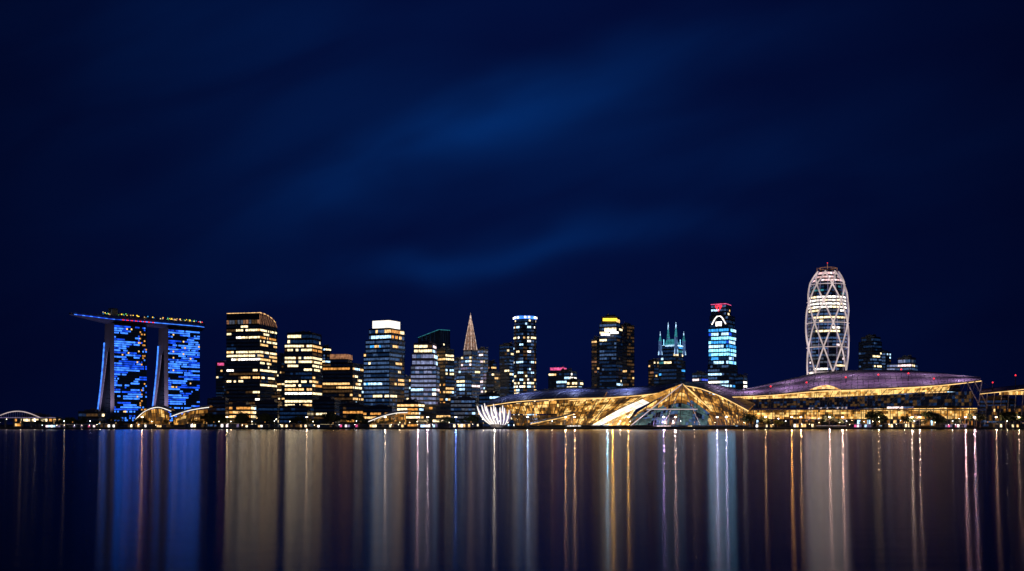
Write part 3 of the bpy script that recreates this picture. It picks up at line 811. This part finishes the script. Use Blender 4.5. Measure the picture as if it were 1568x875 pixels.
for (x0,x1,Y,h,pp) in [(66,100,1020,3,pc),(104,146,1022,3,pc),(150,176,1022,3.5,pw),(192,232,1024,3.5,pw),(240,262,1022,3,pw),(284,312,1024,4,pw),(338,366,1022,4,pc),(372,410,1022,3,pw),(430,470,1024,3.5,pw),(482,512,1022,3,pw),(520,548,1024,3.5,pc),(566,618,1022,3.5,pw),(640,670,1022,3.5,pc),(690,724,1022,4,pw),(1150,1190,1022,3.5,pw),(1215,1250,1024,4,pw),(1300,1335,1022,3.5,pc),(1360,1400,1022,4,pw),(1440,1480,1022,3.5,pc),(1520,1560,1022,3.5,pw)]:
    kiosk(x0,x1,Y,h,pp)

# ------------------------------------------------------------ trees
def tree_into(m,x,y,h,rg,nl=46,ls=1.0):
    base=Vector((x,y,G)); th=h*.38; top=base+Vector((rg.uniform(-.4,.4),0,th))
    m.tube(base,top,.035*h,'bark',.022*h,n=6)
    cl=[]
    for k in range(6):
        a=6.283*k/6+rg.uniform(-.4,.4); e=top+Vector((math.cos(a)*h*rg.uniform(.15,.45),math.sin(a)*h*rg.uniform(.15,.4),h*rg.uniform(.12,.42)))
        m.tube(top,e,.018*h,'bark',.006*h,n=4); cl.append((e,h*rg.uniform(.13,.21)))
    cl.append((top+Vector((0,0,h*.4)),h*.18))
    for c,r in cl:
        mt=rg.choice(['leaf_a','leaf_a','leaf_b','leaf_c'])
        for _ in range(nl):
            d=Vector((rg.gauss(0,1),rg.gauss(0,1),rg.gauss(0,.75))); d=d.normalized()*r*rg.uniform(.3,1.15)
            c2=c+d; s=h*rg.uniform(.022,.045)*ls
            u=Vector((rg.gauss(0,1),rg.gauss(0,1),rg.gauss(0,1))).normalized(); v=u.orthogonal().normalized()
            m.poly([c2-u*s-v*s*.6,c2+u*s-v*s*.6,c2+u*s*.8+v*s*.6,c2-u*s*.8+v*s*.6],mt if rg.random()<.8 else 'leaf_c')
rg=random.Random(5)
m=MB()
x=-690
while x<740:
    px=784+x/1040*F
    dens=1.0
    if 730<px<1140: dens=.25
    if rg.random()<dens*.85: tree_into(m,x,rg.uniform(1026,1056) if not 900<px<1100 else rg.uniform(1006,1010),rg.uniform(7,13) if px<730 else rg.uniform(5,9) if px>1140 else rg.uniform(3,5),rg)
    x+=rg.uniform(4,9)
m.build('row_of_distant_trees',None)
for px,h,Y in [(1146,16,1014),(1168,12,1015),(1190,9,1016),(1270,15,1015),(1283,10,1016),(1335,19,1014),(1346,16,1016),(1390,13,1015),(1425,19,1014),(1438,15,1016),(1462,10,1015),(1495,17,1016),(1540,18,1014),(1556,16,1016),(320,16,1040),(336,15,1044),(368,17,1036),(405,16,1040),(455,14,1040),(505,17,1040),(545,15,1040),(686,13,1040),(722,14,1040),(108,11,1040)]:
    g=group('rain_tree',(XP(px,Y),Y,G)); m=MB(); tree_into(m,XP(px,Y),Y,h,rg,110,1.15); tree_into(m,XP(px,Y)+h*.25,Y+1,h*.85,rg,110,1.15); m.build('trunk_and_crown',g)
m=MB(); x=-1500
while x<1500:
    tree_into(m,x,rg.uniform(1950,2100),rg.uniform(14,26),rg); x+=rg.uniform(12,20)
m.build('distant_tree_belt',None)

# ------------------------------------------------------------ street lamps
def lampmesh(h,mt,r=.34):
    m=MB(); m.tube((0,0,0),(0,0,.5),.25,'steel_grey',.18); m.tube((0,0,.5),(0,0,h),.12,'steel_grey',.07)
    m.tube((0,0,h),(0,-1.2,h+.35),.07,'steel_grey'); m.ball((0,-1.3,h+.2),r,mt,n=8,m=6); m.tube((0,-1.3,h+.5),(0,-1.3,h+.75),.5,'steel_grey',.1)
    o=m.build('street_lamp',None); me=o.data; bpy.data.objects.remove(o); return me
LM=[lampmesh(6,'lamp_globe'),lampmesh(5,'lamp_globe',.24),lampmesh(6.5,'lamp_cool',.28),lampmesh(4.5,'warm',.4),lampmesh(5.5,'amber',.45)]
x=-560; i=0
while x<600:
    o=bpy.data.objects.new('street_lamp',rg.choice(LM)); y=rg.uniform(1004,1017); o.location=(x,y,G)
    bpy.context.scene.collection.objects.link(o)
    if i%3==0: addlight(o,'POINT',Vector(o.location)+Vector((0,-1.3,5)),700,(1,.70,.40),.4,'lamp_light')
    i+=1; x+=rg.uniform(5,26)
x=-600
while x<650:
    o=bpy.data.objects.new('street_lamp',rg.choice(LM)); o.location=(x,1058+rg.uniform(-1,1),G); o.scale=(1.2,1.2,1.4)
    bpy.context.scene.collection.objects.link(o); x+=rg.uniform(20,50)
def streak_mast(px,e,col):  # masts with coloured lamps, added to draw light streaks on the water
    x=XP(px,1012); g=group('added_streak_mast',(x,1012,G)); m=MB()
    m.tube((x,1012,G),(x,1012,G+11),.2,'steel_grey',.12); m.box(x-1.2,x+1.2,1011.8,1012.2,G+11,G+11.2,'steel_grey')
    for dx in(-.8,0,.8): m.box(x+dx-.3,x+dx+.3,1011.3,1011.9,G+10.5,G+11,'steel_grey'); m.poly([(x+dx-.26,1011.28,G+10.52),(x+dx+.26,1011.28,G+10.52),(x+dx+.26,1011.28,G+10.96),(x+dx-.26,1011.28,G+10.96)],'lamp_globe')
    m.build('added_pole_and_lamp_heads',g)
    addlight(g,'POINT',(x,1010.6,G+10.6),e*2.2,col,.5,'lamp_light')  # point light added for its streak in the water
for px,e,col in [(218,1300,(1,.5,.25)),(348,1100,(1,.65,.3)),(470,1000,(1,.6,.3)),(590,1800,(1,.72,.45)),(640,3500,(1,.55,.6)),(655,2500,(1,.65,.7)),(698,2500,(.15,.3,1)),(757,3500,(1,.85,.7)),(808,2500,(.4,.6,1)),(866,3500,(1,.45,.15)),(880,3500,(1,.5,.22)),(930,5000,(.3,.72,1)),(938,9500,(1,.42,.03)),(962,5000,(1,.45,.07)),(1016,3500,(.6,.38,1)),(1034,3500,(1,.55,.42)),(1098,4000,(.55,.6,1)),(1112,4500,(.75,.65,1)),(1172,1500,(1,.5,.2)),(1212,5500,(1,.42,.09)),(1226,2500,(1,.52,.2)),(1270,5000,(1,.55,.42)),(1290,5000,(1,.52,.36)),(1345,1800,(1,.6,.3)),(1396,4000,(1,.66,.48)),(1408,2500,(1,.6,.4)),(1478,5500,(1,.55,.52)),(1492,5000,(1,.55,.6)),(1525,1800,(1,.5,.3)),(1560,1300,(1,.6,.4))]:
    streak_mast(px,e,col)

# ------------------------------------------------------------ sky
w=bpy.data.worlds.new('World'); bpy.context.scene.world=w; w.use_nodes=True
nt=w.node_tree; bg=nt.nodes['Background']; N=nt.nodes.new; Lk=nt.links.new
def M(op,a,b=None,c=None):
    n=N('ShaderNodeMath'); n.operation=op
    for i,v in enumerate((a,b,c)):
        if v is None: continue
        if isinstance(v,(int,float)): n.inputs[i].default_value=v
        else: Lk(v,n.inputs[i])
    return n.outputs[0]
tc=N('ShaderNodeTexCoord'); sp=N('ShaderNodeSeparateXYZ'); Lk(tc.outputs['Generated'],sp.inputs[0])
yy=M('MAXIMUM',M('ABSOLUTE',sp.outputs[1]),.25); u=M('DIVIDE',sp.outputs[0],yy); v=M('DIVIDE',sp.outputs[2],yy)
cb=N('ShaderNodeCombineXYZ'); Lk(M('MULTIPLY',u,3.0),cb.inputs[0]); Lk(M('MULTIPLY',M('SUBTRACT',v,M('MULTIPLY',u,.30)),9.0),cb.inputs[1])
no=N('ShaderNodeTexNoise'); no.inputs['Scale'].default_value=1.2; no.inputs['Detail'].default_value=3.5; no.inputs['Roughness'].default_value=.42; no.inputs['Distortion'].default_value=.4; Lk(cb.outputs[0],no.inputs['Vector'])
cb2=N('ShaderNodeCombineXYZ'); Lk(M('MULTIPLY',u,2.4),cb2.inputs[0]); Lk(M('MULTIPLY',v,3.5),cb2.inputs[1]); cb2.inputs[2].default_value=3.3
no2=N('ShaderNodeTexNoise'); no2.inputs['Scale'].default_value=1.8; no2.inputs['Detail'].default_value=2; Lk(cb2.outputs[0],no2.inputs['Vector'])
vd=M('ADD',v,M('MULTIPLY',M('SUBTRACT',no2.outputs['Fac'],.5),.12))
def gauss(x,c,s): 
    d=M('DIVIDE',M('SUBTRACT',x,c),s); return M('EXPONENT',M('MULTIPLY',M('MULTIPLY',d,d),-1.0))
def line(a,b): return M('ADD',M('MULTIPLY',u,b),a)
c1=M('MULTIPLY',gauss(vd,line(.305,.40),.038),gauss(u,-.01,.20))
c2=M('MULTIPLY',gauss(vd,line(.170,.14),.018),gauss(u,.02,.19))
c3=M('MULTIPLY',gauss(vd,.35,.12),gauss(u,-.30,.22))
c4=M('MULTIPLY',gauss(vd,line(.25,.05),.06),gauss(u,.2,.3))
tot=M('ADD',M('ADD',M('MULTIPLY',c1,.72),M('MULTIPLY',c2,.48)),M('ADD',M('MULTIPLY',c3,.24),M('MULTIPLY',c4,.20)))
ns=N('ShaderNodeMapRange'); ns.inputs['From Min'].default_value=.3; ns.inputs['From Max'].default_value=.7; ns.inputs['To Min'].default_value=.4; ns.inputs['To Max'].default_value=1.6; Lk(no.outputs['Fac'],ns.inputs['Value'])
tot=M('ADD',M('MULTIPLY',tot,ns.outputs['Result']),M('MULTIPLY',M('SUBTRACT',ns.outputs['Result'],.35),.07))
rs=M('ADD',M('MULTIPLY',gauss(u,.0,.50),.80),.28)
base=N('ShaderNodeMix'); base.data_type='RGBA'; base.inputs['A'].default_value=(.0008,.0030,.030,1); base.inputs['B'].default_value=(.0010,.0200,.118,1)
base.clamp_factor=True; Lk(tot,base.inputs['Factor'])
mul=N('ShaderNodeVectorMath'); mul.operation='SCALE'; Lk(base.outputs['Result'],mul.inputs[0]); Lk(rs,mul.inputs['Scale'])
Lk(mul.outputs[0],bg.inputs['Color']); bg.inputs['Strength'].default_value=1.0

sd=bpy.data.lights.new('added_fill_sun','SUN'); sd.energy=.03; sd.angle=math.radians(.5); sd.color=(.8,.85,1)  # very dim sun added to give the buildings slight shape
so=bpy.data.objects.new('added_fill_sun',sd); so.rotation_euler=(math.radians(50),0,math.radians(25)); bpy.context.scene.collection.objects.link(so)

# ------------------------------------------------------------ camera
cd=bpy.data.cameras.new('camera'); cd.lens=35; cd.sensor_width=36; cd.clip_end=30000; cd.clip_start=.5
cd.dof.use_dof=False
cd.shift_y=212.5/1568
co=bpy.data.objects.new('camera',cd); co.location=(0,0,CAMH); co.rotation_euler=(math.radians(90),0,0)
bpy.context.scene.collection.objects.link(co); bpy.context.scene.camera=co
sc=bpy.context.scene; sc.view_settings.view_transform='Standard'; sc.view_settings.look='None'; sc.view_settings.exposure=0
